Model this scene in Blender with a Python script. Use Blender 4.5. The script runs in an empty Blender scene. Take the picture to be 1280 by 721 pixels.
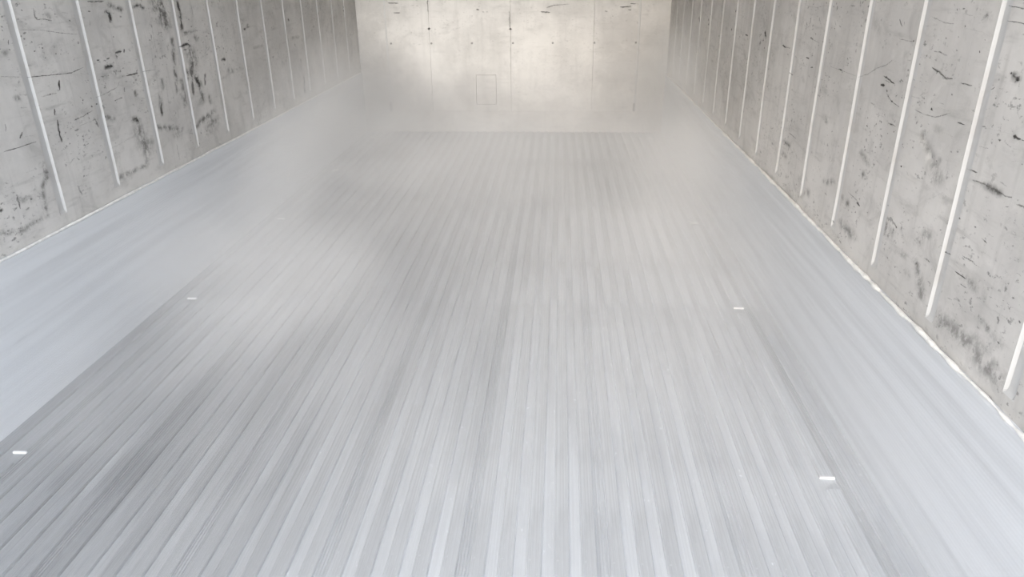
import bpy, math, random
import numpy as np
from mathutils import Matrix, Vector

# ------------------------------------------------------------------ camera, sky, light, exposure
scene = bpy.context.scene
col = scene.collection

cam_data = bpy.data.cameras.new('camera')
cam_data.sensor_fit = 'HORIZONTAL'
cam_data.sensor_width = 36.0
cam_data.lens = 908.454 / 1280.0 * 36.0
cam_data.clip_start = 0.02
cam = bpy.data.objects.new('camera', cam_data)
col.objects.link(cam)


def camera_axes(pitch, yaw, roll):
    f = Vector((-math.sin(yaw) * math.cos(pitch), math.cos(yaw) * math.cos(pitch), -math.sin(pitch)))
    r = Vector((math.cos(yaw), math.sin(yaw), 0))
    u = r.cross(f)
    r2 = r * math.cos(roll) + u * math.sin(roll)
    u2 = -r * math.sin(roll) + u * math.cos(roll)
    return r2, u2, f


_r, _u, _f = camera_axes(0.4146, 0.0660, -0.0101)
cam.matrix_world = Matrix(((_r.x, _u.x, -_f.x, 0.359), (_r.y, _u.y, -_f.y, -0.2205),
                           (_r.z, _u.z, -_f.z, 1.1607), (0, 0, 0, 1)))
scene.camera = cam

scene.view_settings.view_transform = 'Standard'
scene.view_settings.look = 'None'
scene.view_settings.gamma = 1.0
scene.view_settings.use_curve_mapping = False
scene.view_settings.exposure = EXPOSURE = 0.43

world = bpy.data.worlds.new('sky')
scene.world = world
world.use_nodes = True
wn = world.node_tree
wn.nodes.clear()
sky = wn.nodes.new('ShaderNodeTexSky')
sky.sky_type = 'NISHITA'
sky.sun_disc = False
sky.sun_elevation = math.radians(24)
sky.sun_rotation = math.radians(195)
sky.dust_density = 3.0
haze = wn.nodes.new('ShaderNodeMix')
haze.data_type = 'RGBA'
haze.inputs['Factor'].default_value = 0.82
haze.inputs['B'].default_value = (4.4, 4.8, 5.35, 1)      # thin bright cloud
bg = wn.nodes.new('ShaderNodeBackground')
bg.inputs['Strength'].default_value = 0.66
wo = wn.nodes.new('ShaderNodeOutputWorld')
wn.links.new(sky.outputs['Color'], haze.inputs['A'])
wn.links.new(haze.outputs['Result'], bg.inputs['Color'])
wn.links.new(bg.outputs['Background'], wo.inputs['Surface'])

# sun veiled by thin cloud, behind the camera on the left
sun_data = bpy.data.lights.new('sun', 'SUN')
sun_data.energy = 1.9
sun_data.angle = math.radians(18)
sun_data.color = (1.0, 0.96, 0.91)
sun = bpy.data.objects.new('sun', sun_data)
col.objects.link(sun)
sun_dir = Vector((-0.05, 0.97, -0.20)).normalized()          # the way the light travels
sun.rotation_euler = sun_dir.to_track_quat('-Z', 'Y').to_euler()

scene.cycles.use_denoising = True
scene.cycles.volume_bounces = 3
scene.cycles.max_bounces = 9
scene.cycles.volume_step_rate = 2.0
scene.cycles.diffuse_bounces = 6
scene.cycles.transparent_max_bounces = 12

# ------------------------------------------------------------------ sizes (metres)
HW = 1.145            # half width between the kick plates
LEN = 5.44            # door sill to end wall
TOP = 2.45            # ceiling
KICK = {-1: 0.446, 1: 0.4325}
KICK_PROUD = 0.009    # the kick plate stands proud of the wall liner
GROOVE0, GROOVE_PITCH = 0.922, 0.3010
GROOVE_W, GROOVE_D = 0.035, 0.0052
BAR0, BAR_PITCH, BAR_W = 0.2015, 0.0598, 0.031
rng = random.Random(7)
nrng = np.random.default_rng(7)

# scuffs on the lining and painted crease shade, measured on the wall: half width in mm, strength, then (along, height) points
MARKS_LEFT = [
    (1,.7,1.846,1.016,1.936,1.009,2.016,.995,2.1,.984), (1.3,.85,1.824,.89,1.928,.883,2.023,.877,2.089,.886), (1.2,.6,1.726,.905,1.796,.895),
    (2.1,.7,1.926,1.07,1.923,1.046,1.93,1.037), (2.1,.7,1.93,1.037,1.955,1.038,1.993,1.031), (5.4,.35,1.976,1.045,1.987,1.036),
    (1.7,1,1.921,.963,1.92,.958), (1.6,1,1.75,.975), (2,.8,1.793,.994,1.788,.982), (1.8,.8,1.778,1.022,1.782,1.017), (1.5,.9,1.885,.955),
    (1.6,.9,2.076,1.026), (1.8,1,2.18,1.047,2.194,1.047), (1.8,.7,1.974,.939), (5,.35,1.766,.963), (1.6,.7,1.876,1.066), (1.4,.7,1.923,.933),
    (1.5,.7,1.787,.969), (2.2,.5,2.047,1.053,2.076,1.046), (1.7,.4,2.089,1.008,2.049,1.009), (2.2,1,1.958,.865,1.95,.835), (2.2,1,1.906,.788,1.9,.77),
    (2.7,.9,1.905,.755,1.899,.712,1.901,.688), (1.2,.9,1.657,.715,1.698,.714,1.791,.714), (2,.7,1.692,.784,1.687,.765),
    (2.6,.8,1.745,.751,1.733,.736), (1.6,.5,1.747,.737,1.787,.733), (1.8,.7,1.982,.738,2.034,.743,2.085,.751), (1.7,.5,1.994,.718,2.073,.72),
    (2.4,.5,1.862,.83,1.936,.83), (5.1,.4,1.767,.841), (3,.8,1.713,.896), (1.9,.9,2.086,.764), (2.1,.5,1.763,.815,1.792,.812), (1.5,.8,1.903,.831),
    (1.8,.9,2.049,.79), (2.3,.5,1.957,.718), (2.4,.5,2.098,.845), (2.3,.8,1.658,.588,1.658,.571,1.657,.553), (3.5,.7,1.587,.571), (2.7,.7,1.709,.566),
    (2,.6,1.571,.5,1.567,.485), (4,.38,1.55,.517,1.626,.495,1.694,.5,1.753,.503), (3.8,.42,1.791,.648,1.796,.608,1.758,.578,1.755,.517),
    (2.9,.6,1.92,.547,1.931,.512), (2,.6,1.63,.637,1.64,.63), (2.1,.35,1.714,.642,1.766,.64), (5.3,.3,1.707,.566,1.67,.575), (6.3,.3,1.646,.493),
    (2.3,.85,2.188,1.076,2.281,1.073), (5.5,.55,2.309,1.062,2.375,1.043), (3.7,.85,2.282,1.04,2.298,1.035,2.298,1.012), (3.2,.6,2.361,1.021),
    (4.2,.7,2.46,1.05,2.5,1.053,2.517,1.042), (2.6,1,2.168,.898,2.182,.899), (3.7,1,2.208,.872,2.251,.872), (2.5,.95,2.223,.897,2.242,.898),
    (2.5,.4,2.23,.916,2.259,.915), (2.8,1,2.281,.909,2.321,.912), (2.3,1,2.339,.918,2.334,.905), (2.6,.9,2.318,.829,2.393,.83),
    (1.3,.7,2.42,.83,2.51,.827), (1.5,.5,2.554,1.035,2.548,.906,2.554,.833), (1.6,.5,2.576,.78,2.563,.701,2.559,.662), (2.7,.7,2.518,.931),
    (12.3,.45,2.603,1.057,2.66,.972), (5.5,.5,2.644,1.056,2.675,.994), (1.9,.7,2.346,.872,2.361,.87), (1.7,.8,2.292,.961),
    (2.4,.5,2.176,1.005,2.179,1.022), (1.5,.3,2.278,.926,2.307,.937), (6.3,.3,2.254,.845,2.188,.846), (3.1,.42,2.136,.614,2.277,.625,2.325,.638),
    (7.2,.75,2.31,.681,2.333,.671), (12,.38,2.326,.64,2.349,.559), (8.1,.25,2.351,.606,2.387,.581), (5.1,.35,2.133,.512,2.329,.51,2.35,.547),
    (5.5,.5,2.44,.626,2.542,.603,2.625,.58), (13.2,.36,2.589,.574), (6.9,.48,2.748,.569,2.83,.586,2.928,.596), (16.1,.34,2.872,.537,2.913,.557),
    (1.8,.6,2.561,.536,2.561,.472), (1.9,.6,2.118,.787,2.175,.791,2.251,.801,2.268,.817), (2.6,.8,2.289,.795,2.287,.779),
    (2.5,.7,2.215,.761,2.266,.763), (3.9,.6,2.352,.769,2.351,.755), (3.7,.5,2.146,.72,2.187,.704), (2.5,.5,2.142,.688,2.179,.684),
    (3.5,.8,2.506,.698,2.497,.661), (2.4,.8,2.088,.725,2.098,.694), (2.4,.8,2.114,.767), (4.2,.35,2.547,.784,2.547,.754), (2.2,.6,2.479,.779),
    (1.8,.4,2.029,.625,2.059,.621), (9.7,.5,2.633,1.056,2.662,.978), (5.1,.78,2.775,1.05,2.781,1.018,2.774,.949), (5.9,.6,2.782,.97,2.774,.949),
    (2.4,.5,2.889,1.046,2.887,.988), (3.8,.95,2.722,.887,2.799,.892,2.817,.884), (3,.85,2.757,.873,2.784,.873), (9,.6,2.806,.876,2.833,.854),
    (12.1,.5,2.813,.856,2.819,.818), (3.7,.5,2.781,.933,2.881,.938), (6.1,.4,2.872,.914,2.883,.906), (10.6,.7,2.8,.807,2.797,.782),
    (4.5,.6,2.756,.803,2.754,.762), (10,.75,2.823,.756,2.844,.717), (5.1,.65,2.788,.777,2.776,.695), (3.5,.6,2.906,.758,2.891,.721),
    (7.8,.42,2.846,.704,2.846,.664), (4.8,.4,2.909,.668,2.914,.64), (3.8,.95,3.092,.799,3.125,.797), (6.8,.35,3.148,.745,3.182,.741),
    (3.5,.9,3.378,.905,3.393,.905), (3.2,.6,3.409,.91,3.461,.915), (4.3,.5,2.683,.92,2.662,.82,2.65,.724), (5.9,.35,2.699,.763,2.695,.669),
    (3.1,.4,2.936,.889,2.935,.85), (3.1,.4,3.393,.99,3.44,.988), (2,.4,3.168,.883,3.219,.878), (2.4,.3,3.106,1.001,3.171,.998),
    (4.4,.4,2.666,.699,2.671,.711), (2.8,.4,2.599,.837,2.599,.807), (4.2,.45,2.515,.736,2.505,.695), (3.5,1,3.998,.912,4.01,.909), (3.3,1,5.132,.925),
    (3.8,1,5.123,.901), (4.1,.6,4.557,.914), (4.1,.6,4.434,.846), (4.7,.7,4.129,.682,4.131,.673), (4.8,.5,4.147,.58,4.131,.499),
    (3.2,.4,3.82,.716,3.809,.688), (5.3,.4,3.431,.916), (3,.4,3.502,.755,3.534,.756), (3.6,.3,3.471,.812,3.578,.813), (5.2,.3,4.012,.812,4.135,.81),
    (3.1,.4,3.765,.944), (4.6,.3,4.425,.697),
]
MARKS_RIGHT = [
    (1,.8,1.216,1.092,1.159,1.089), (1.9,.45,1.188,1.099,1.155,1.095), (.9,.9,1.208,1.067,1.178,1.067,1.141,1.065),
    (1.3,.6,1.491,1.058,1.468,1.055,1.434,1.05,1.393,1.05), (.7,.3,1.39,1.058,1.336,1.059), (1,.4,1.33,1.045,1.284,1.043,1.251,1.038),
    (1.1,.9,1.393,1.079,1.391,1.075), (1,.7,1.367,1.08), (1.1,.95,1.412,1.023,1.41,1.019), (.9,.8,1.363,1.029,1.362,1.026),
    (1,.9,1.266,1.031,1.264,1.029), (1,1,1.274,1.01,1.272,1.006), (1.1,.8,1.348,1.051,1.346,1.047), (2.2,.35,1.358,1.046,1.332,1.044),
    (3.4,.55,1.284,1.073,1.268,1.069), (1.1,.5,1.357,1.07,1.326,1.069), (2.3,.6,1.449,.992,1.416,.992,1.39,.988),
    (2.3,.72,1.444,.959,1.409,.954,1.377,.946,1.347,.948), (1.4,.7,1.313,.945,1.27,.946), (1.1,.9,1.156,.984),
    (3.5,.8,1.149,.98,1.134,.979,1.136,.974), (1.2,.7,1.11,.99), (2,.35,1.204,1.042,1.178,1.042), (1,.6,1.357,1.002), (1.5,.3,1.368,.99),
    (1,.5,1.169,.975), (.9,.5,1.15,1.049), (1.3,1,1.291,.872,1.263,.872), (3.2,1,1.104,.885,1.094,.884,1.081,.883), (.8,.75,1.079,.883,1.055,.884),
    (.7,.4,1.206,.88,1.11,.886), (1.6,.8,1.205,.948,1.194,.954), (1.1,.6,1.181,.954,1.168,.955), (1.2,.6,1.158,.951,1.151,.952),
    (1.1,.8,1.118,.945,1.109,.947), (1.7,1,1.405,.878), (.8,.5,1.378,.867,1.324,.885), (1.4,.6,1.377,.895,1.36,.896), (.8,.4,1.38,.886,1.328,.887),
    (1.9,.3,1.336,.86,1.281,.829), (1.3,.6,1.119,.868,1.102,.865), (1.5,.5,1.198,.845,1.168,.847), (.9,.8,1.14,.869), (.9,.7,1.07,.895),
    (1.3,.4,1.194,.92,1.173,.922), (1,.5,1.149,.932), (1.4,.7,1.204,.881,1.193,.882), (2,.4,1.2,.897,1.196,.899), (1.3,.5,1.089,.911),
    (1.2,.6,1.289,.813), (1.2,.6,1.266,.818), (1.4,.6,1.341,.782), (1,.7,1.337,.919), (2.6,.3,1.147,.911,1.133,.904), (1,.7,1.061,.846,1.058,.844),
    (1.3,.4,1.089,.842,1.067,.849), (.4,.2,1.25,.884,1.282,.945), (.9,.3,1.338,.843,1.29,.842), (1.4,.65,1.22,.796,1.182,.798),
    (3.1,.62,1.192,.782,1.155,.784,1.11,.783,1.081,.782,1.062,.785), (3.4,.5,1.141,.784,1.102,.782), (1.6,.55,1.108,.801,1.084,.799),
    (2.4,.4,1.142,.763,1.128,.764), (2,.65,1.046,.778,1.025,.78), (1.6,.7,1.013,.779), (2.2,.5,1.037,.819), (2.5,.25,1.059,.822,1.027,.825),
    (2.2,.35,1.043,.762,1.029,.743), (1.1,.8,1.116,.69,1.096,.686), (1.8,.62,1.163,.637,1.119,.64), (1.8,.6,1.222,.622,1.202,.623),
    (1.4,.6,.992,.724,.984,.717), (1.2,.7,1.073,.765,1.064,.768), (1.4,.4,1.207,.769,1.209,.752), (1.1,.4,1.126,.823,1.111,.83), (1,.7,1.145,.702),
    (1.3,.6,1.136,.651,1.125,.654), (1.1,.8,1.203,.7), (1.7,.3,1.102,.726), (1.5,.4,1.215,.671,1.211,.664), (2.3,.35,1.292,.726,1.316,.709),
    (1.1,.95,1.175,.599,1.133,.6), (1.4,.5,1.163,.636,1.094,.638), (1.4,.7,1.144,.584,1.123,.585), (6.3,.3,1.129,.599,1.084,.599),
    (1.7,.65,1.176,.54,1.16,.542), (2.8,.55,1.121,.562,1.112,.563), (1.2,.6,1.099,.574), (11.2,.32,1.181,.487,1.079,.494,1.013,.479,.969,.479),
    (8.2,.25,1.05,.509,.993,.495), (1.2,.45,1.027,.584,.976,.588), (4.7,.38,1.038,.549,.985,.536), (1.2,.8,.986,.538), (2,.55,.993,.671,.978,.67),
    (1.1,.7,.983,.628), (2.3,.55,1.299,.579,1.273,.58), (5.6,.35,1.311,.547,1.276,.499), (2.2,.5,1.227,.62,1.202,.624), (1,.6,1.104,.688),
    (1.3,.5,1.049,.601,1.038,.602), (1.6,.5,.984,.572,.978,.565), (1.4,.5,1.056,.533), (1.4,.6,.99,.725,.987,.714), (1.8,.3,.931,.606,.919,.571),
    (1,.8,.949,.598), (1.8,.85,1.647,1.044,1.627,1.028), (1.5,.65,1.621,1.04,1.616,1.033), (1.5,.6,1.629,1.001,1.558,1.001), (1.5,.8,1.555,1.003),
    (1.5,.62,1.831,.888,1.776,.902,1.723,.924,1.67,.938,1.644,.952), (4.6,.25,1.734,.925), (2.7,.85,1.677,.911,1.608,.901),
    (1.8,.6,1.663,.903,1.633,.9), (3.2,1,1.686,.889,1.661,.889), (1.5,.6,1.967,1.058,1.944,1.06), (1,.5,1.515,1.037,1.459,1.044),
    (1.6,.75,1.518,.926,1.51,.922), (1.4,.6,1.699,1.026,1.685,1.027), (1.5,.5,1.752,1.035), (1.7,.4,1.688,1.061,1.695,1.066),
    (1.4,.3,1.751,1.002,1.722,1.004), (1.3,.6,1.502,.959), (2.4,.35,1.505,1.023), (1.2,.5,1.442,1.015), (3.4,.2,1.578,.972,1.576,.942),
    (9.3,.15,1.817,1.041,1.753,1.017), (2.7,.95,1.646,.883,1.643,.877), (1,.75,1.642,.874,1.605,.861,1.559,.856), (2.4,.75,1.608,.862,1.6,.861),
    (1.8,.75,1.603,.81,1.585,.811,1.557,.811), (1.9,.9,1.723,.782,1.718,.778), (2.2,.45,1.682,.818,1.632,.82), (1.7,.6,1.782,.813), (1.5,.7,1.726,.8),
    (2,.65,1.645,.742), (4.8,.3,1.731,.708,1.674,.694), (1.2,.6,1.48,.864,1.431,.862,1.381,.865,1.335,.88), (3.2,.42,1.471,.897,1.435,.909),
    (1.5,.7,1.472,.881), (1.4,.6,1.442,.885), (1.9,.8,1.405,.879,1.4,.875), (1.2,.55,1.508,.889,1.468,.89), (4,.3,1.427,.821,1.412,.805,1.378,.792),  # last stroke here paints the shade along the dented crease
    (4.7,.2,1.396,.805,1.361,.787), (1.3,.8,1.486,.733), (1.5,.4,1.724,.774,1.72,.766), (1.5,.6,1.724,.839,1.7,.835), (1.2,.6,1.673,.832,1.655,.835),  # first stroke here paints the shade beside the crease
    (1.9,.3,1.784,.794,1.77,.765), (1.4,.4,1.653,.8), (1.3,.6,1.409,.847,1.401,.846), (1.1,.5,1.469,.798), (3.8,.25,1.338,.776,1.325,.787),
    (3.8,.2,1.371,.845,1.344,.842), (1.8,.35,1.594,.732,1.578,.737), (2.9,1,1.695,.582,1.671,.581), (1.5,.5,1.755,.59,1.695,.589),
    (3.8,.5,1.691,.662,1.683,.656), (3.3,.75,1.834,.487,1.824,.481), (5.1,.3,1.782,.502), (8,.35,1.76,.498,1.684,.494), (5,.4,1.754,.562),
    (3,.4,1.797,.561,1.8,.539), (3.9,.5,1.501,.598,1.493,.562), (2.6,.62,1.487,.609,1.445,.597), (1.7,.6,1.449,.597), (7.7,.3,1.465,.582),
    (2.4,.6,1.376,.674,1.373,.668), (5.6,.35,1.341,.601,1.306,.632), (2.4,.4,1.327,.637,1.302,.632), (4.4,.55,1.337,.559,1.314,.553),
    (2.6,.5,1.29,.583,1.269,.58), (1.8,.5,1.222,.622), (9.2,.28,1.342,.77,1.316,.752), (2.7,.4,1.495,.486,1.472,.489), (3.2,.4,1.927,.575,1.878,.589),
    (.9,.3,1.401,.735,1.391,.619,1.379,.56), (1.2,.9,1.488,.733), (1.4,.6,1.488,.696,1.487,.702), (1.6,.6,1.512,.631), (2.8,.35,1.65,.566,1.628,.566),
    (2.7,.25,1.603,.636,1.609,.615), (3.4,.25,1.424,.545,1.376,.553), (4.9,.3,1.351,.52), (1.5,.4,1.292,.725,1.281,.731), (3.9,.3,1.324,.71),
    (1.1,.5,1.396,.707), (4.2,1,2.819,.926,2.799,.91), (2.6,1,2.83,.894), (2.3,.8,2.798,.869), (3.1,1,2.566,.901,2.523,.898),
    (2.6,.6,2.523,.898,2.465,.901), (1.8,.6,2.379,.952,2.353,.953), (2.7,.9,2.271,.951,2.241,.947), (1.3,.6,2.241,.947,2.176,.943),
    (2.7,1,2.282,.889,2.253,.889), (2.1,.95,2.225,.866,2.201,.867), (2.3,.65,2.23,.843,2.225,.834), (2.3,.6,2.494,.879,2.472,.876),
    (1.9,.85,2.444,.821,2.395,.819), (1.4,.5,2.402,1.05,2.329,1.041,2.252,1.041,2.177,1.05), (1.2,.55,2.054,.889,1.973,.889,1.848,.888),
    (2.1,.95,1.98,.891,1.953,.89), (1.8,.7,1.93,.927,1.927,.921), (1.3,.6,1.929,.906), (2,.8,2.119,.798,2.11,.794), (1.7,.7,2.064,.993),
    (1.6,.6,1.974,1.059,1.937,1.059), (1.4,.4,2.315,.979), (1.4,.6,2.256,1.033), (1.4,.5,2.018,1.021), (1.9,.35,2.585,.834,2.542,.833),
    (3.1,.25,2.435,.898,2.346,.905), (1.5,.6,2.023,.813,2.034,.806), (1.6,.3,1.972,.821,1.955,.801), (5.8,.2,2.893,.98,2.81,.939),
    (1.5,.6,2.325,.932), (2.4,.3,2.299,.844,2.334,.845), (1.5,.5,1.861,.878,1.896,.876), (1.9,.3,2.381,.792,2.358,.782),
    (2,.65,2.349,.632,2.263,.631), (3.6,.5,2.409,.592,2.32,.594), (4.4,.42,2.421,.554,2.347,.549), (1.9,.8,2.243,.698), (2,.75,2.548,.609),
    (3.7,.3,2.343,.677,2.325,.662), (2.4,.4,2.221,.69,2.211,.687), (3.7,.42,2.032,.743,2.007,.736), (2.1,.3,1.975,.742,1.955,.744),
    (1.9,.65,1.927,.783,1.922,.773), (2,.4,2.12,.769), (3.3,.4,2.045,.784,2.023,.783), (4.9,.42,1.946,.57,1.884,.587), (2.2,.65,1.931,.54,1.909,.539),
    (1.8,.5,1.762,.592,1.677,.586), (7,.3,2.12,.488,2.067,.5), (1.7,.35,1.927,.687,1.924,.655), (1.8,.5,2.057,.578), (1.5,.5,1.982,.701),
    (1.6,.6,1.762,.665), (1.5,.5,1.727,.63), (1.7,.6,2.276,.582), (2.7,.4,2.493,.547,2.506,.55), (6.3,.2,2.307,.491), (4,.4,1.799,.565,1.753,.56),
    (2.5,.4,2.384,.741,2.356,.742), (2.3,.4,2.14,.63), (1.6,.5,1.875,.744), (4.2,.9,4.284,.895,4.245,.872), (3.5,.9,3.992,.898), (3.1,1,3.981,.876),
    (2.6,.6,4.127,.892), (3.1,.5,4.545,.85,4.508,.839), (3.1,.9,3.677,.842), (3.3,.9,3.363,.974), (4.1,.75,3.406,.893), (5.2,.3,3.52,.887),
    (3.1,1,3.137,.892,3.092,.891), (3,.7,3.368,.872), (3.2,.5,3.21,.959), (3.6,.6,3.555,.687), (2.6,.6,3.085,.877), (2.9,.5,2.859,.737),
    (3.9,.3,3.936,.719), (4.4,.3,2.903,.874,2.869,.883),
]
MARKS_END = [
    (3.6,.9,-.908,.938,-.829,.936), (3,.45,-.873,.905,-.838,.905), (3.3,.95,-.87,.869,-.822,.869), (3.3,.3,-.894,.865,-.876,.865),
    (4.4,.7,-.613,.951,-.614,.929), (3.3,.5,-.613,.945,-.614,.874), (4.8,1,-.611,.766,-.612,.749), (3.9,.4,-.55,.842,-.485,.841),
    (4.6,.9,-.256,.89,-.235,.886), (3.3,.6,-.206,.872), (3.3,.6,-.177,.871), (6,.5,-.123,.939,-.076,.925), (3,.65,-.015,.876,-.011,.76),
    (5.6,1,-.009,.76,-.008,.746), (4.6,.85,.215,.87,.285,.866), (3.3,.65,.29,.912,.423,.922), (4.4,.65,.291,.877,.366,.884),
    (3.8,.7,.256,.896,.302,.912), (3.6,.4,.128,.848,.151,.875,.221,.894), (3.8,.3,.128,.859,.128,.787), (6.2,.35,.063,.681,.092,.664,.152,.653),
    (5.5,.4,.298,.77,.369,.753,.451,.752), (5.5,.25,.362,.786,.45,.791), (4,.3,.284,.504,.397,.496), (3.3,.4,-.071,.852,-.054,.849),
    (11.2,.2,-.269,.745,-.246,.722), (3.6,.3,.151,.759,.175,.77), (4.5,.4,.283,.593), (3.8,.25,.17,.493,.224,.499), (4,.8,.787,.898,.867,.903),
    (6.5,.6,.815,.903,.828,.887), (3.2,.9,.86,.921,.9,.92), (3.5,.8,.845,.88,.868,.881), (4.1,.85,.679,.873,.699,.868), (3.5,.4,.584,.937,.593,.774),
    (5.4,.4,.573,.932,.602,.937), (5,.4,.777,.756,.835,.756), (4.1,.25,.69,.751,.777,.751), (3.3,.5,.916,.805,.917,.783), (6.7,.5,.41,.747,.439,.752),
    (3.9,.35,.872,.703,.913,.702), (3.5,.35,.95,.859,1.121,.869), (5.4,.3,.976,.902,1.021,.907), (8.3,.2,1.018,.694,1.076,.7),
    (8.3,.2,.967,.761,1.008,.755), (5.5,.3,.561,.774,.59,.768), (5.2,.5,.791,.457), (7.2,.4,-.863,.312), (5.2,.4,-.861,.588), (4.2,.3,.544,.752),
]


# ------------------------------------------------------------------ helpers
def tag(o, label=None, category=None, group=None, kind=None):
    if label: o['label'] = label
    if category: o['category'] = category
    if group: o['group'] = group
    if kind: o['kind'] = kind
    return o


def link(name, me, mat, parent=None):
    o = bpy.data.objects.new(name, me)
    col.objects.link(o)
    if mat is not None and not me.materials:
        me.materials.append(mat)
    if parent is not None:
        o.parent = parent
    return o


class MB:
    def __init__(self):
        self.v, self.f = [], []

    def box(self, x0, x1, y0, y1, z0, z1):
        b = len(self.v)
        self.v += [(x, y, z) for z in (z0, z1) for y in (y0, y1) for x in (x0, x1)]
        self.f += [tuple(b + i for i in q) for q in
                   ((0, 2, 3, 1), (4, 5, 7, 6), (0, 1, 5, 4), (2, 6, 7, 3), (0, 4, 6, 2), (1, 3, 7, 5))]
        return self

    def prism_y(self, prof, y0, y1):
        """closed x-z profile (counter-clockwise seen from -y) extruded along y"""
        b, n = len(self.v), len(prof)
        self.v += [(x, y0, z) for x, z in prof] + [(x, y1, z) for x, z in prof]
        for i in range(n):
            j = (i + 1) % n
            self.f.append((b + i, b + j, b + n + j, b + n + i))
        self.f.append(tuple(b + i for i in range(n))[::-1])
        self.f.append(tuple(b + n + i for i in range(n)))
        return self

    def mesh(self, name):
        me = bpy.data.meshes.new(name)
        me.from_pydata(self.v, [], self.f)
        me.update()
        return me

    def build(self, name, mat, parent=None, bevel=0):
        o = link(name, self.mesh(name), mat, parent)
        if bevel:
            m = o.modifiers.new('bevel', 'BEVEL')
            m.width, m.segments, m.limit_method = bevel, 2, 'ANGLE'
        return o


def grid_mesh(name, V, smooth=True, flip=False, attr=None):
    """V: (rows, cols, 3)"""
    r, c = V.shape[:2]
    idx = np.arange(r * c).reshape(r, c)
    q = np.stack([idx[:-1, :-1], idx[:-1, 1:], idx[1:, 1:], idx[1:, :-1]], -1).reshape(-1, 4)
    if flip:
        q = q[:, ::-1]
    me = bpy.data.meshes.new(name)
    me.vertices.add(r * c)
    me.vertices.foreach_set('co', np.ascontiguousarray(V, dtype=np.float32).ravel())
    me.loops.add(q.size)
    me.loops.foreach_set('vertex_index', np.ascontiguousarray(q, dtype=np.int32).ravel())
    me.polygons.add(len(q))
    me.polygons.foreach_set('loop_start', np.arange(0, q.size, 4, dtype=np.int32))
    me.polygons.foreach_set('use_smooth', np.full(len(q), smooth))
    if attr is not None:
        a = me.attributes.new('dirt', 'FLOAT', 'POINT')
        a.data.foreach_set('value', np.ascontiguousarray(attr, dtype=np.float32).ravel())
    me.update(calc_edges=True)
    me.validate()
    return me


# ------------------------------------------------------------------ materials
class NT:
    def __init__(self, name):
        self.m = bpy.data.materials.new(name)
        self.m.use_nodes = True
        self.t = self.m.node_tree
        self.t.nodes.clear()
        self.out = self.n('ShaderNodeOutputMaterial')

    def n(self, kind, **kw):
        nd = self.t.nodes.new(kind)
        for k, v in kw.items():
            setattr(nd, k, v)
        return nd

    def l(self, a, b):
        self.t.links.new(a, b)

    def setin(self, sock, v):
        if hasattr(v, 'is_output'):
            self.l(v, sock)
        else:
            sock.default_value = v

    def coords(self, scale=(1, 1, 1)):
        tc = self.n('ShaderNodeTexCoord')
        mp = self.n('ShaderNodeMapping')
        mp.inputs['Scale'].default_value = scale
        self.l(tc.outputs['Object'], mp.inputs['Vector'])
        return mp.outputs['Vector']

    def noise(self, scale, detail=3, rough=0.55, vec=(1, 1, 1), dist=0.0):
        nd = self.n('ShaderNodeTexNoise')
        nd.inputs['Scale'].default_value = scale
        nd.inputs['Detail'].default_value = detail
        nd.inputs['Roughness'].default_value = rough
        nd.inputs['Distortion'].default_value = dist
        self.l(self.coords(vec), nd.inputs['Vector'])
        return nd.outputs['Fac']

    def ramp(self, v, a, b, c=0.0, d=1.0, smooth=True):
        nd = self.n('ShaderNodeMapRange')
        nd.interpolation_type = 'SMOOTHSTEP' if smooth else 'LINEAR'
        self.setin(nd.inputs['Value'], v)
        nd.inputs['From Min'].default_value = a
        nd.inputs['From Max'].default_value = b
        self.setin(nd.inputs['To Min'], c)
        self.setin(nd.inputs['To Max'], d)
        return nd.outputs['Result']

    def math(self, op, a, b=0.0):
        nd = self.n('ShaderNodeMath', operation=op)
        self.setin(nd.inputs[0], a)
        self.setin(nd.inputs[1], b)
        return nd.outputs['Value']

    def mix(self, f, a, b):
        nd = self.n('ShaderNodeMix', data_type='RGBA')
        self.setin(nd.inputs['Factor'], f)
        self.setin(nd.inputs['A'], a)
        self.setin(nd.inputs['B'], b)
        return nd.outputs['Result']

    def bump(self, h, strength, dist):
        nd = self.n('ShaderNodeBump')
        nd.inputs['Strength'].default_value = strength
        nd.inputs['Distance'].default_value = dist
        self.l(h, nd.inputs['Height'])
        return nd.outputs['Normal']

    def surface(self, color, rough=0.5, metal=0.0, normal=None, spec=0.5, aniso=None):
        p = self.n('ShaderNodeBsdfPrincipled')
        self.setin(p.inputs['Base Color'], color)
        self.setin(p.inputs['Roughness'], rough)
        self.setin(p.inputs['Metallic'], metal)
        p.inputs['Specular IOR Level'].default_value = spec
        if normal is not None:
            self.l(normal, p.inputs['Normal'])
        self.l(p.outputs['BSDF'], self.out.inputs['Surface'])
        return p


def g(v, t=(1, 1, 1)):
    return (v * t[0], v * t[1], v * t[2], 1)


WARM = (1.0, 0.975, 0.94)
COOL = (0.955, 0.985, 1.025)


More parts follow.
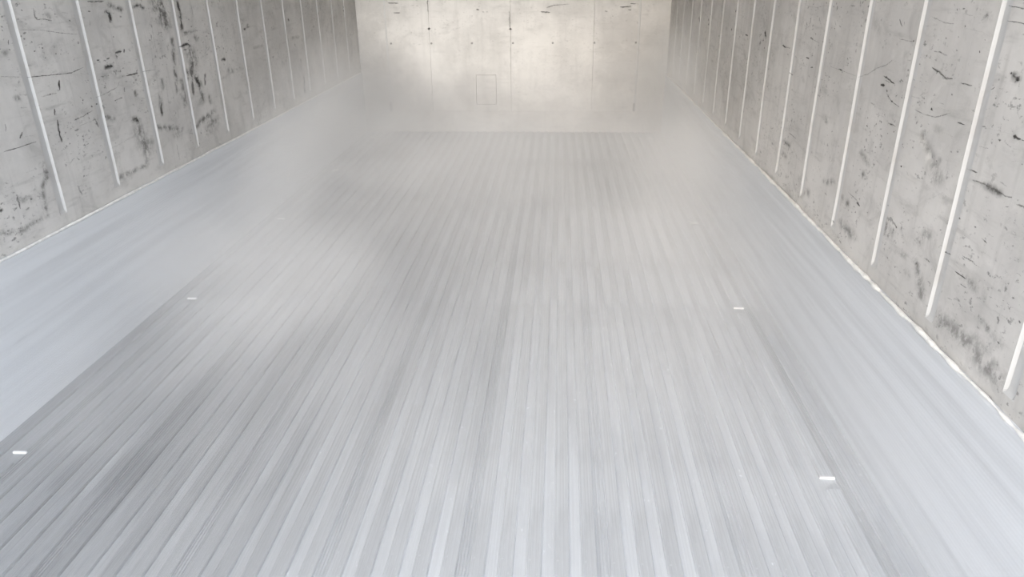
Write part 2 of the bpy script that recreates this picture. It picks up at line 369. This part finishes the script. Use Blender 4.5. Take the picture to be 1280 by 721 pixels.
def liner_material(name, base, along, use_attr=True, amount=1.0):
    """scuffed light grey sheet; 'along' is the horizontal axis of the wall (0 = x, 1 = y)"""
    t = NT(name)
    st = (1, 1, 1)
    horiz = (0.12, 1, 1) if along == 0 else (1, 0.12, 1)      # stretched along the wall
    vert = (1, 1, 0.10)
    smudge = t.noise(3.2, 5, 0.6, st)
    c = t.mix(t.ramp(smudge, 0.35, 0.66), g(base * 1.07, WARM), g(base * 0.88, WARM))
    patch = t.noise(13, 6, 0.68, (1, 0.7, 1) if along else (0.7, 1, 1), 0.6)
    c = t.mix(t.ramp(patch, 0.50, 0.74, 0, 0.55 * amount), c, g(base * 0.60, WARM))
    c = t.mix(t.ramp(patch, 0.46, 0.28, 0, 0.45), c, g(base * 1.16, WARM))
    # rain-like vertical streaking and rubbed bands along the wall
    c = t.mix(t.ramp(t.noise(26, 4, 0.6, vert), 0.50, 0.80, 0, 0.40 * amount), c, g(base * 0.58, WARM))
    c = t.mix(t.ramp(t.noise(38, 4, 0.65, horiz), 0.54, 0.80, 0, 0.45 * amount), c, g(base * 0.50, WARM))
    # clustered dark specks, fine and coarse
    cluster = t.ramp(t.noise(5.5, 3, 0.6, st), 0.42, 0.62)
    speck = t.ramp(t.noise(95, 3, 0.6, (1, 0.6, 1) if along else (0.6, 1, 1)), 0.59, 0.70)
    c = t.mix(t.math('MULTIPLY', t.math('MULTIPLY', cluster, speck), 0.70 * amount), c, g(0.12, WARM))
    spot = t.ramp(t.noise(42, 4, 0.65, (1, 0.55, 1.2) if along else (0.55, 1, 1.2)), 0.66, 0.76)
    c = t.mix(t.math('MULTIPLY', spot, 0.60 * amount), c, g(0.15, WARM))
    if use_attr:
        at = t.n('ShaderNodeAttribute', attribute_name='dirt')
        fine = t.noise(70, 5, 0.7, (1, 0.6, 0.5) if along else (0.6, 1, 0.5))
        d = t.math('MULTIPLY', at.outputs['Fac'], t.ramp(fine, 0.38, 0.62, 0.22, 2.0))
        c = t.mix(t.ramp(d, 0.02, 0.85, 0, 0.92, False), c, g(0.12, (1.0, 0.96, 0.90)))
    n = t.bump(t.noise(9, 3, 0.5, st), 0.25, 0.004)
    t.surface(c, t.ramp(smudge, 0.3, 0.7, 0.55, 0.70), 0.0, n, 0.2)
    return t.m


def groove_material():
    t = NT('clean white groove')
    c = t.mix(t.ramp(t.noise(14, 3, 0.6), 0.45, 0.75), g(0.54, (1, 0.995, 0.98)), g(0.48, WARM))
    t.surface(c, 0.45)
    return t.m


def kick_material():
    t = NT('ribbed aluminium kick plate')
    tc = t.n('ShaderNodeTexCoord')
    sep = t.n('ShaderNodeSeparateXYZ')
    t.l(tc.outputs['Object'], sep.inputs['Vector'])
    wv = t.math('SINE', t.math('MULTIPLY', sep.outputs['Z'], 2 * math.pi / 0.0085))
    streak = t.noise(30, 4, 0.6, (1, 0.03, 1))
    frost = t.ramp(t.noise(2.4, 4, 0.6, (1, 0.5, 1)), 0.40, 0.66)
    c = t.mix(t.ramp(streak, 0.35, 0.72), g(0.70, COOL), g(0.60, COOL))
    c = t.mix(t.math('MULTIPLY', frost, 0.5), c, g(0.72, COOL))
    dark = t.math('MULTIPLY', t.ramp(t.noise(16, 3, 0.6, (1, 0.14, 1)), 0.66, 0.78), 0.25)
    c = t.mix(dark, c, g(0.30, COOL))
    n = t.bump(wv, 0.10, 0.0008)
    t.surface(c, t.ramp(frost, 0, 1, 0.45, 0.62), 0.15, n, 0.4)
    return t.m


def floor_metal(name, lo, hi, rough, metal, seed):
    """extruded aluminium with drawing lines along its length; its tone is mixed in ragged
    lengthwise patches, darker towards the left kick plate, with white crystals on the paler part"""
    t = NT(name)
    oi = t.n('ShaderNodeObjectInfo')
    geo = t.n('ShaderNodeNewGeometry')
    sep = t.n('ShaderNodeSeparateXYZ')
    t.l(geo.outputs['Position'], sep.inputs['Vector'])
    wp = t.n('ShaderNodeVectorMath', operation='MULTIPLY')
    t.l(geo.outputs['Position'], wp.inputs[0])
    wp.inputs[1].default_value = (5.0, 0.55, 1)
    fn = t.n('ShaderNodeTexNoise')
    fn.inputs['Scale'].default_value = 1.6
    fn.inputs['Detail'].default_value = 6
    fn.inputs['Roughness'].default_value = 0.65
    t.l(wp.outputs['Vector'], fn.inputs['Vector'])
    pale_mask = t.math('ADD', sep.outputs['X'], t.math('MULTIPLY', t.math('SUBTRACT', fn.outputs['Fac'], 0.5), 1.1))
    pale_mask = t.ramp(pale_mask, -0.80, 0.42)  # mask rises from left to right, so the tone is darker on the left
    lines = t.noise(300 + seed, 3, 0.6, (1, 0.004, 1))
    wear = t.noise(7, 5, 0.62, (1.6, 0.25, 1))
    darker = t.mix(t.ramp(lines, 0.32, 0.68), g(lo * 0.30, COOL), g(hi * 0.40, COOL))
    frost = t.mix(t.ramp(lines, 0.32, 0.68), g(lo, COOL), g(hi, COOL))  # frost here is just the paler of the two tones
    c = t.mix(pale_mask, darker, frost)
    c = t.mix(t.ramp(wear, 0.42, 0.68, 0, 0.55), c, g(lo * 0.72, COOL))
    c = t.mix(t.ramp(oi.outputs['Random'], 0, 1, 0, 0.30, False), c, g(lo * 0.80, COOL))
    crystals = t.ramp(t.noise(80, 3, 0.6, (1, 0.6, 1)), 0.66, 0.74, 0, 0.55)
    c = t.mix(t.math('MULTIPLY', crystals, pale_mask), c, g(0.9, COOL))
    n = t.bump(lines, 0.12, 0.0006)
    t.surface(c, t.ramp(pale_mask, 0, 1, rough - 0.04, rough + 0.14), metal, n, 0.5)
    return t.m


def plain(name, color, rough=0.5, metal=0.0, var=0.12, scale=40):
    t = NT(name)
    c = t.mix(t.ramp(t.noise(scale, 4, 0.6), 0.35, 0.7), color, tuple(v * (1 - var) for v in color[:3]) + (1,))
    t.surface(c, rough, metal)
    return t.m


def scuff_material():
    t = NT('dark scuff')
    at = t.n('ShaderNodeAttribute', attribute_name='dirt')
    fine = t.noise(260, 3, 0.6, (1, 1, 1))
    d = t.ramp(t.math('ADD', t.math('MULTIPLY', at.outputs['Fac'], 1.05), t.math('SUBTRACT', fine, 0.5)), 0.20, 0.90)
    d = t.math('MULTIPLY', d, t.math('ADD', t.math('MULTIPLY', at.outputs['Fac'], 0.6), 0.22))
    p = t.n('ShaderNodeBsdfDiffuse')
    p.inputs['Color'].default_value = g(0.075, (1, 0.95, 0.9))
    tr = t.n('ShaderNodeBsdfTransparent')
    mx = t.n('ShaderNodeMixShader')
    t.l(d, mx.inputs['Fac'])
    t.l(tr.outputs['BSDF'], mx.inputs[1])
    t.l(p.outputs['BSDF'], mx.inputs[2])
    t.l(mx.outputs['Shader'], t.out.inputs['Surface'])
    return t.m


M_LINER = liner_material('scuffed wall lining', 0.58, 1)
M_END = liner_material('scuffed end wall lining', 0.62, 0, False, 0.55)
M_GROOVE = groove_material()
M_KICK = kick_material()
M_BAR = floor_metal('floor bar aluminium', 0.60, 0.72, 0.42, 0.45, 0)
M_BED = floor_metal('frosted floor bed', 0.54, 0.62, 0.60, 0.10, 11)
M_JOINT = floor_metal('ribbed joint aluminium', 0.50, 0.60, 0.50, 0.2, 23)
M_CUT = plain('cut aluminium lit edge', g(0.8), 0.35, 0.0, 0.05)  # light caught by the cut edges is put into this lighter colour
M_SEAL = plain('white sealant', g(0.88, (1, 0.99, 0.96)), 0.5, 0.0, 0.18, 60)
M_SHELL = plain('white painted steel', g(0.65), 0.5)
M_CEIL = plain('white ceiling sheet', g(0.42, WARM), 0.5, 0.0, 0.06, 4)
M_DARK = plain('dark joint', g(0.16, WARM), 0.7)
M_BOLT = plain('grey bolt', g(0.30, WARM), 0.4, 0.6)
M_GROUND = plain('pale concrete yard', (0.36, 0.345, 0.32, 1), 0.9, 0.0, 0.25, 2)
M_SCUFF = scuff_material()


# ------------------------------------------------------------------ floor: T section bars on a bed plate
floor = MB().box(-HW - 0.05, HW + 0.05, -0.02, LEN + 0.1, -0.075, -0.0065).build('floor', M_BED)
tag(floor, 'pale aluminium floor of lengthwise T-section bars under thin mist', 'floor', kind='structure')

CUTS = [1.285 + 0.985 * i for i in range(5)]      # notches cut across two of the bars
CUT_LEN = 0.045
prof = [(-BAR_W / 2 - 0.0022, -0.0075), (BAR_W / 2 + 0.0022, -0.0075), (BAR_W / 2 + 0.0004, -0.0020),
        (BAR_W / 2 - 0.0014, 0.0), (-BAR_W / 2 + 0.0014, 0.0), (-BAR_W / 2 - 0.0004, -0.0020)]
bar_mesh = MB().prism_y(prof, 0.0, LEN).mesh('t_bar')
cut_mb = MB()
ys = [0.0]
for c in CUTS:
    ys += [c - CUT_LEN, c]
ys.append(LEN)
for i in range(0, len(ys), 2):
    cut_mb.prism_y(prof, ys[i], ys[i + 1])
cut_bar_mesh = cut_mb.mesh('t_bar_notched')
lip_mesh = MB().box(-BAR_W / 2 - 0.003, BAR_W / 2 + 0.003, -0.001, 0.004, -0.006, 0.0004).mesh('notch_lip')
joint_prof = []
for k in range(4):
    x = -0.0110 + k * 0.022 / 3
    joint_prof += [(x - 0.0024, -0.0060), (x - 0.0016, -0.0046), (x + 0.0016, -0.0046), (x + 0.0024, -0.0060)]
joint_prof = [(-0.0138, -0.0072), (0.0138, -0.0072)] + joint_prof[::-1]
joint_mesh = MB().prism_y(joint_prof, 0.0, LEN).mesh('joint_strip')

for k in range(-22, 16):
    x = BAR0 + BAR_PITCH * k
    notched = k in (14, -21)
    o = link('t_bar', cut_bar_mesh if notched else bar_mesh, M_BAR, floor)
    o.location.x = x
    o.location.z = rng.uniform(-0.0008, 0.0)
    o.rotation_euler.y = math.radians(rng.uniform(-1.0, 1.0))
    if notched:
        o['label'] = 'floor bar with notches cut across it at even steps'
        for c in CUTS:
            lp = link('notch_lip', lip_mesh, M_CUT, o)
            lp.location.y = c
            lp['label'] = 'cut edge of the notch with its lit face painted bright'
    if k % 5 == 4 and k < 15:
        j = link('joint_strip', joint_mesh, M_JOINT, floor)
        j.location.x = x + BAR_PITCH / 2


# ------------------------------------------------------------------ side walls
def soft_dirt_shade(marks, Y, Z):
    """broad smears and the painted crease shade only; the crisp strokes are laid on as scuff marks"""
    D = np.zeros_like(Y)
    for m in marks:
        hw, s = m[0] / 1000.0, m[1]
        if hw < 0.0034:
            continue
        pts = [(m[i], m[i + 1]) for i in range(2, len(m), 2)]
        if len(pts) == 1:
            pts = pts * 2
        y0, y1 = min(p[0] for p in pts) - hw * 10, max(p[0] for p in pts) + hw * 10
        z0, z1 = min(p[1] for p in pts) - hw * 4, max(p[1] for p in pts) + hw * 4
        sel = (Y > y0) & (Y < y1) & (Z > z0) & (Z < z1)
        if not sel.any():
            continue
        yy, zz = Y[sel] * 0.55, Z[sel]
        best = np.full(yy.shape, 9.0)
        for (ay, az), (by, bz) in zip(pts[:-1], pts[1:]):
            ay, by = ay * 0.55, by * 0.55
            dy, dz = by - ay, bz - az
            ll = dy * dy + dz * dz + 1e-12
            u = np.clip(((yy - ay) * dy + (zz - az) * dz) / ll, 0, 1)
            best = np.minimum(best, np.hypot(yy - ay - u * dy, zz - az - u * dz))
        D[sel] = np.maximum(D[sel], s * np.exp(-(best / (hw * (1.7 if s < 0.55 else 1.15))) ** 2))
    return D


def scuff_mesh(name, marks, place):
    """crisp ragged strokes; place(along, height) gives the 3D point on the sheet"""
    V, F, A = [], [], []
    for m in marks:
        hw, s = m[0] / 1000.0, m[1]
        if hw >= 0.0034 and s < 0.7:
            continue
        pts = [Vector((m[i], m[i + 1])) for i in range(2, len(m), 2)]
        if len(pts) == 1 or (pts[0] - pts[-1]).length < hw * 1.5:
            c, n = (pts[0] + pts[-1]) / 2, 9
            hw = max(hw, 0.0016)
            b = len(V)
            V.append(place(c.x, c.y)); A.append(s * 1.25)
            for i in range(n):
                a = 2 * math.pi * i / n
                r = hw * rng.uniform(1.0, 2.0)
                V.append(place(c.x + 1.7 * r * math.cos(a), c.y + r * math.sin(a))); A.append(s * 0.55)
            F += [(b, b + 1 + i, b + 1 + (i + 1) % n) for i in range(n)]
            continue
        fine = []
        for p, q in zip(pts[:-1], pts[1:]):
            n = max(2, int((q - p).length / 0.007))
            fine += [p.lerp(q, i / n) for i in range(n)]
        fine.append(pts[-1])
        b, n = len(V), len(fine)
        for i, p in enumerate(fine):
            d = (fine[min(i + 1, n - 1)] - fine[max(i - 1, 0)])
            nrm = Vector((-d.y * 1.7, d.x)).normalized()
            nrm.x *= 1.7
            e = min(i, n - 1 - i) / max(1, n - 1)
            w = hw * 1.3 * rng.uniform(0.55, 1.35) * (0.45 + 0.55 * min(1, e * 6))
            off = p + nrm * hw * rng.uniform(-0.4, 0.4)
            for sg, k in ((-1, 0.45), (0, 1.1), (1, 0.45)):
                q = off + nrm * w * sg
                V.append(place(q.x, q.y))
                A.append(s * k * rng.uniform(0.75, 1.1))
        for i in range(n - 1):
            for k in (0, 1):
                F.append((b + 3 * i + k, b + 3 * i + k + 1, b + 3 * i + k + 4, b + 3 * i + k + 3))
    me = bpy.data.meshes.new(name)
    me.from_pydata(V, [], F)
    a = me.attributes.new('dirt', 'FLOAT', 'POINT')
    a.data.foreach_set('value', np.array(A, dtype=np.float32))
    me.update()
    return me


def bead(name, sx, x, z, r0, mat, parent, rough, seed):
    """sealant run along the wall with an uneven, lumpy section"""
    rg = np.random.default_rng(seed)
    n, k = 620, 8
    y = np.linspace(0.0, LEN, n)

    def wob(period):
        c = max(4, int(LEN / period))
        return np.interp(np.linspace(0, 1, n), np.linspace(0, 1, c), rg.uniform(-1, 1, c))
    r = r0 * (1 + rough * (0.6 * wob(0.03) + 0.5 * wob(0.16) + 0.5 * np.clip(wob(0.35), 0, 1)))
    r = np.clip(r, r0 * 0.35, None)
    dz = rough * 0.0022 * (wob(0.05) + wob(0.3))
    a = np.linspace(0, 2 * math.pi, k + 1)
    V = np.empty((n, k + 1, 3))
    V[..., 0] = x - sx * 0.2 * r[:, None] + r[:, None] * np.cos(a)
    V[..., 1] = y[:, None]
    V[..., 2] = (z + dz)[:, None] + r[:, None] * np.sin(a) * 0.9
    return link(name, grid_mesh(name, V, True), mat, parent)


def side_wall(sx, marks):
    side = 'left' if sx < 0 else 'right'
    xk = sx * HW                       # kick plate face
    xl = sx * (HW + KICK_PROUD)        # lining face
    zk = KICK[sx]
    w = MB()
    xs = sorted((sx * (HW + 0.022), sx * (HW + 0.085)))
    w.box(xs[0], xs[1], 0.0, LEN + 0.1, -0.2, TOP + 0.08)
    wall = w.build('wall_' + side, M_SHELL)
    tag(wall, ('grey scuffed lining wall with vertical pressed grooves, dark vertical smears and plain kick plate' if sx < 0 else
               'pale scuffed lining wall with vertical pressed grooves and a lumpy white sealant seam'), 'wall', kind='structure')
    # lining: grooves pressed into the sheet with flat panels between them
    gy = [GROOVE0 + GROOVE_PITCH * k for k in range(-3, 15)]
    z_end = 0.487 if sx < 0 else 0.468
    zz = np.concatenate([np.arange(zk - 0.012, 1.16, 0.0075), np.arange(1.16, TOP + 0.03, 0.06)])

    def dent(Y, Z):
        """a shallow crease dented into the right-hand sheet, plus slight oil-canning"""
        d = 0.0012 * np.sin(Y * 9.0 + 2.0 * Z) * np.sin(Z * 5 + sx)
        if sx > 0:
            cy = np.interp(Z, [0.755, 0.79, 0.81, 0.835], [1.352, 1.382, 1.421, 1.445])
            t = (cy - Y) / 0.10
            d += np.where((t > 0) & (t < 1), 0.0045 * (1 - t) ** 2, 0) * np.exp(-((Z - 0.795) / 0.032) ** 4)
        return d

    def face(Y, Z):
        return xl + sx * dent(Y, Z)
    edges = [0.0]
    for c in gy:
        edges += [c - GROOVE_W / 2, c + GROOVE_W / 2]
    edges.append(LEN)
    for i in range(0, len(edges), 2):
        a, b = edges[i], edges[i + 1]
        yy = np.linspace(a, b, max(3, int((b - a) / 0.0075)))
        Z, Y = np.meshgrid(zz, yy, indexing='ij')
        V = np.stack([face(Y, Z), Y, Z], -1)
        me = grid_mesh('liner_panel', V, True, sx > 0, soft_dirt_shade(marks, Y, Z))
        link('liner_panel', me, M_LINER, wall)
    prof_u = np.array([-1.0, -0.66, 0.0, 0.66, 1.0])
    for c in gy:
        yy = c + prof_u * GROOVE_W / 2
        zg = np.concatenate([[zk - 0.012], np.linspace(z_end - 0.008, z_end + 0.03, 9), np.arange(z_end + 0.06, TOP + 0.03, 0.05)])
        Z, Y = np.meshgrid(zg, yy, indexing='ij')
        U = (Y - c) / (GROOVE_W / 2)
        fade = np.clip((Z - z_end) / 0.024, 0, 1)
        fade = np.sqrt(np.clip(1 - (1 - fade) ** 2, 0, 1))
        depth = GROOVE_D * np.clip((1 - np.abs(U)) / 0.34, 0, 1) * fade
        V = np.stack([face(Y, Z) + sx * depth, Y, Z], -1)
        o = link('wall_groove', grid_mesh('wall_groove', V, False, sx > 0), None, wall)
        o.data.materials.append(M_GROOVE)
        o.data.materials.append(M_LINER)
        # below the rounded end the strip is plain lining again
        cols = V.shape[1] - 1
        mi = np.zeros(len(o.data.polygons), dtype=np.int32)
        mi[:cols * 2] = 1
        o.data.polygons.foreach_set('material_index', mi)
    # scuff strokes
    me = scuff_mesh('scuff_marks', marks, lambda y, z: (float(face(np.array(y), np.array(z))) - sx * 0.0006, y, z))
    tag(link('scuff_marks', me, M_SCUFF, wall), kind='stuff')
    # kick plate with a small top ledge
    xs = [xk, sx * (HW + 0.022)]
    kp = [(xk, -0.03), (sx * (HW + 0.022), -0.03), (sx * (HW + 0.022), zk + 0.004), (xk + sx * 0.006, zk + 0.001), (xk, zk - 0.006)]
    if sx < 0:
        kp = kp[::-1]
    MB().prism_y(kp, 0.0, LEN).build('kick_plate', M_KICK, wall)
    if sx < 0:
        bead('sealant_bead', sx, xk + sx * 0.004, zk, 0.0042, M_SEAL, wall, 0.35, 3)
    else:
        bead('sealant_bead', sx, xk + sx * 0.004, zk, 0.0050, M_SEAL, wall, 0.85, 5)
    return wall


side_wall(-1, MARKS_LEFT)
side_wall(1, MARKS_RIGHT)

# ------------------------------------------------------------------ end wall: air bulkhead of four sheets
wall_back = MB().box(-HW - 0.085, HW + 0.085, LEN + 0.03, LEN + 0.1, -0.2, TOP + 0.08).build('wall_back', M_SHELL)
tag(wall_back, 'pale end wall of four bolted sheets with a small hatch above the floor', 'wall', kind='structure')
EDGE_L, EDGE_R, SEAMS = -0.936, 0.932, (-0.612, -0.006, 0.606)
xs = [EDGE_L, *SEAMS, EDGE_R]
hx0, hx1, hz0, hz1 = -0.271, -0.121, 0.208, 0.424
ZB = 0.155
for i in range(4):
    a, b = xs[i] + (0.0005 if i else 0), xs[i + 1] - (0.0005 if i < 3 else 0)
    m = MB()
    if i == 1:      # the sheet that carries the hatch
        gp = 0.0016
        m.box(a, hx0 - gp, LEN, LEN + 0.018, ZB, TOP + 0.02)
        m.box(hx1 + gp, b, LEN, LEN + 0.018, ZB, TOP + 0.02)
        m.box(hx0 - gp, hx1 + gp, LEN, LEN + 0.018, ZB, hz0 - gp)
        m.box(hx0 - gp, hx1 + gp, LEN, LEN + 0.018, hz1 + gp, TOP + 0.02)
        o = m.build('bulkhead_panel', M_END, wall_back)
    else:
        o = m.box(a, b, LEN - rng.uniform(0, 0.002), LEN + 0.018, ZB, TOP + 0.02).build('bulkhead_panel', M_END, wall_back, 0.0015)
hatch = MB().box(hx0, hx1, LEN + 0.0015, LEN + 0.018, hz0, hz1).build('hatch', M_END, wall_back, 0.001)
MB().box(EDGE_L, EDGE_R, LEN + 0.019, LEN + 0.029, ZB - 0.01, TOP).build('backing_sheet', M_END, wall_back)
for a, b in ((-HW - 0.012, EDGE_L - 0.002), (EDGE_R + 0.002, HW + 0.012)):
    MB().box(a, b, LEN + 0.014, LEN + 0.03, 0.0, TOP + 0.02).build('side_strip', M_END, wall_back)
for x in (EDGE_L, EDGE_R):     # rounded folded edge of the outer sheets
    s = 1 if x > 0 else -1
    n = MB()
    pr = [(x - 0.006, LEN - 0.002), (x + 0.006, LEN - 0.002), (x + 0.008, LEN + 0.004), (x + 0.008, LEN + 0.02), (x - 0.008, LEN + 0.02), (x - 0.008, LEN + 0.004)]
    b0 = len(n.v)
    n.v += [(px, py, ZB) for px, py in pr] + [(px, py, TOP) for px, py in pr]
    n.f += [(i, (i + 1) % 6, 6 + (i + 1) % 6, 6 + i) for i in range(6)] + [(5, 4, 3, 2, 1, 0), (6, 7, 8, 9, 10, 11)]
    n.build('edge_fold', M_GROOVE, wall_back)
    MB().box(x - 0.014, x + 0.002, LEN - 0.006, LEN + 0.004, ZB + 0.002, ZB + 0.062).build('corner_bracket', M_BOLT, wall_back)
MB().box(-HW - 0.012, HW + 0.012, LEN + 0.008, LEN + 0.03, -0.03, ZB - 0.002).build('bottom_band', M_END, wall_back)
bolt_mb = MB()
nb = 10
for r, y in ((0.0075, 0.0), (0.0075, -0.003), (0.005, -0.006)):
    bolt_mb.v += [(r * math.cos(2 * math.pi * i / nb), y, r * math.sin(2 * math.pi * i / nb)) for i in range(nb)]
for k in range(2):
    bolt_mb.f += [(k * nb + i, k * nb + (i + 1) % nb, (k + 1) * nb + (i + 1) % nb, (k + 1) * nb + i) for i in range(nb)]
bolt_mb.f.append(tuple(range(2 * nb, 3 * nb)))
bolt_mesh = bolt_mb.mesh('bolt')
for z in (0.654, 1.35, 2.05):
    for x in (-0.905, -0.600, -0.296, 0.010, 0.305, 0.612, 0.915):
        o = link('bolt', bolt_mesh, M_BOLT, wall_back)
        o.location = (x, LEN - 0.001, z)
me = scuff_mesh('scuff_marks', MARKS_END, lambda x, z: (x, LEN - 0.0028, z))
tag(link('scuff_marks', me, M_SCUFF, wall_back), kind='stuff')

# ------------------------------------------------------------------ ceiling, door opening, yard
ceiling = MB().box(-HW - 0.085, HW + 0.085, 0.0, LEN + 0.1, TOP, TOP + 0.08).build('ceiling', M_CEIL)
tag(ceiling, 'smooth white ceiling sheet of the cold store', 'ceiling', kind='structure')
MB().box(-HW - 0.16, -HW - 0.02, -0.10, 0.0, -0.2, TOP + 0.08).build('trim_1', M_SHELL, None, 0.006)
MB().box(HW + 0.02, HW + 0.16, -0.10, 0.0, -0.2, TOP + 0.08).build('trim_2', M_SHELL, None, 0.006)
MB().box(-HW - 0.16, HW + 0.16, -0.10, 0.0, TOP + 0.08, TOP + 0.20).build('trim_3', M_SHELL, None, 0.006)
MB().box(-HW - 0.02, HW + 0.02, -0.10, -0.02, -0.2, -0.012).build('trim_4', M_SHELL, None, 0.006)
for i, s in enumerate(('white steel door post on the left of the opening', 'white steel door post on the right of the opening',
                       'white steel header above the door opening', 'white steel door sill in front of the floor bars')):
    tag(bpy.data.objects['trim_%d' % (i + 1)], s, 'door frame', kind='structure')


def door_leaf(name, label, s, swing):
    """half-width insulated leaf hung on the post at side s; swing is the angle from closed"""
    w = HW + 0.06
    leaf = MB().box(0, w, -0.06, 0.0, -0.12, TOP + 0.10).build(name, M_SHELL, None, 0.008)
    tag(leaf, label, 'door', kind='structure')
    MB().box(0.05, w - 0.05, 0.0, 0.035, -0.06, TOP + 0.03).build('inner_panel', M_CEIL, leaf, 0.006)
    gk = MB()
    for a in ((0.02, w - 0.02, -0.10, -0.07), (0.02, w - 0.02, TOP + 0.04, TOP + 0.07)):
        gk.box(a[0], a[1], 0.0, 0.02, a[2], a[3])
    for a in ((0.02, 0.045), (w - 0.045, w - 0.02)):
        gk.box(a[0], a[1], 0.0, 0.02, -0.07, TOP + 0.04)
    gk.build('gasket', M_DARK, leaf)
    for x in (0.35, 0.85):
        rod = MB().box(x - 0.016, x + 0.016, -0.11, -0.078, -0.12, TOP + 0.10).build('lock_rod', M_BOLT, leaf, 0.008)
        MB().box(x - 0.02, x + 0.02, -0.13, -0.06, 1.0, 1.06).build('rod_bracket', M_BOLT, rod)
    for z in (0.2, 0.9, 1.6, 2.3):
        MB().box(-0.05, 0.12, -0.085, -0.06, z - 0.03, z + 0.03).build('hinge', M_BOLT, leaf)
    leaf.location = (s * (HW + 0.13), -0.13, 0)
    leaf.rotation_euler.z = math.radians(180 + swing if s > 0 else -swing)
    if s > 0:
        leaf.scale.y = -1
    return leaf


door_leaf('door_1', 'white insulated door leaf folded back on the right post', 1, 262)
door_leaf('shade_door', 'unseen white insulated door leaf swung out on the left post to block the sky', -1, 100)  # leaf added out of view to keep sky light off the left floor
ground = MB().box(-40, 40, -60, 25, -0.35, -0.25).build('ground', M_GROUND)
tag(ground, 'pale concrete yard in front of the door opening', 'ground', kind='structure')


# ------------------------------------------------------------------ cold mist lying on the floor
def mist():
    t = NT('cold mist')
    tc = t.n('ShaderNodeTexCoord')
    sep = t.n('ShaderNodeSeparateXYZ')
    t.l(tc.outputs['Object'], sep.inputs['Vector'])
    x, y, z = (sep.outputs[k] for k in 'XYZ')
    swirl = t.noise(1.7, 3, 0.5, (1, 0.75, 1.6), 0.4)
    side = t.math('MULTIPLY', t.ramp(t.math('ABSOLUTE', x), 0.55, 1.12, 0.0, 1.1), t.ramp(y, 2.2, 4.0))
    # the mist is shallow and thin by the door, deep and dense towards the cold end
    top = t.math('ADD', t.math('ADD', t.ramp(y, 0.6, 4.2, 0.22, 0.50), t.math('MULTIPLY', side, 0.20)), t.math('MULTIPLY', t.math('SUBTRACT', swirl, 0.5), 0.5))
    rel = t.math('SUBTRACT', z, top)
    h = t.ramp(rel, -0.30, 0.26, 1.0, 0.0)
    d = t.math('MULTIPLY', t.math('MULTIPLY', t.ramp(y, 0.4, 2.8, 0.20, 0.74), t.ramp(y, 3.4, 5.3, 1.0, 0.42)), t.math('ADD', t.ramp(t.math('ABSOLUTE', t.math('SUBTRACT', x, 0.45)), 0.25, 1.45, 0.70, 1.40), side))
    dens = t.math('MULTIPLY', t.math('MULTIPLY', h, d), t.ramp(swirl, 0.30, 0.72, 0.55, 1.5))
    v = t.n('ShaderNodeVolumeScatter')
    v.inputs['Color'].default_value = (0.985, 0.985, 0.985, 1)
    v.inputs['Anisotropy'].default_value = -0.05
    t.l(dens, v.inputs['Density'])
    t.l(v.outputs['Volume'], t.out.inputs['Volume'])
    o = MB().box(-HW + 0.024, HW - 0.024, 0.02, LEN - 0.008, -0.006, 1.05).build('cold_mist', t.m)
    tag(o, 'thin white cold mist lying over the metal floor', 'mist', kind='stuff')
    return o


mist()
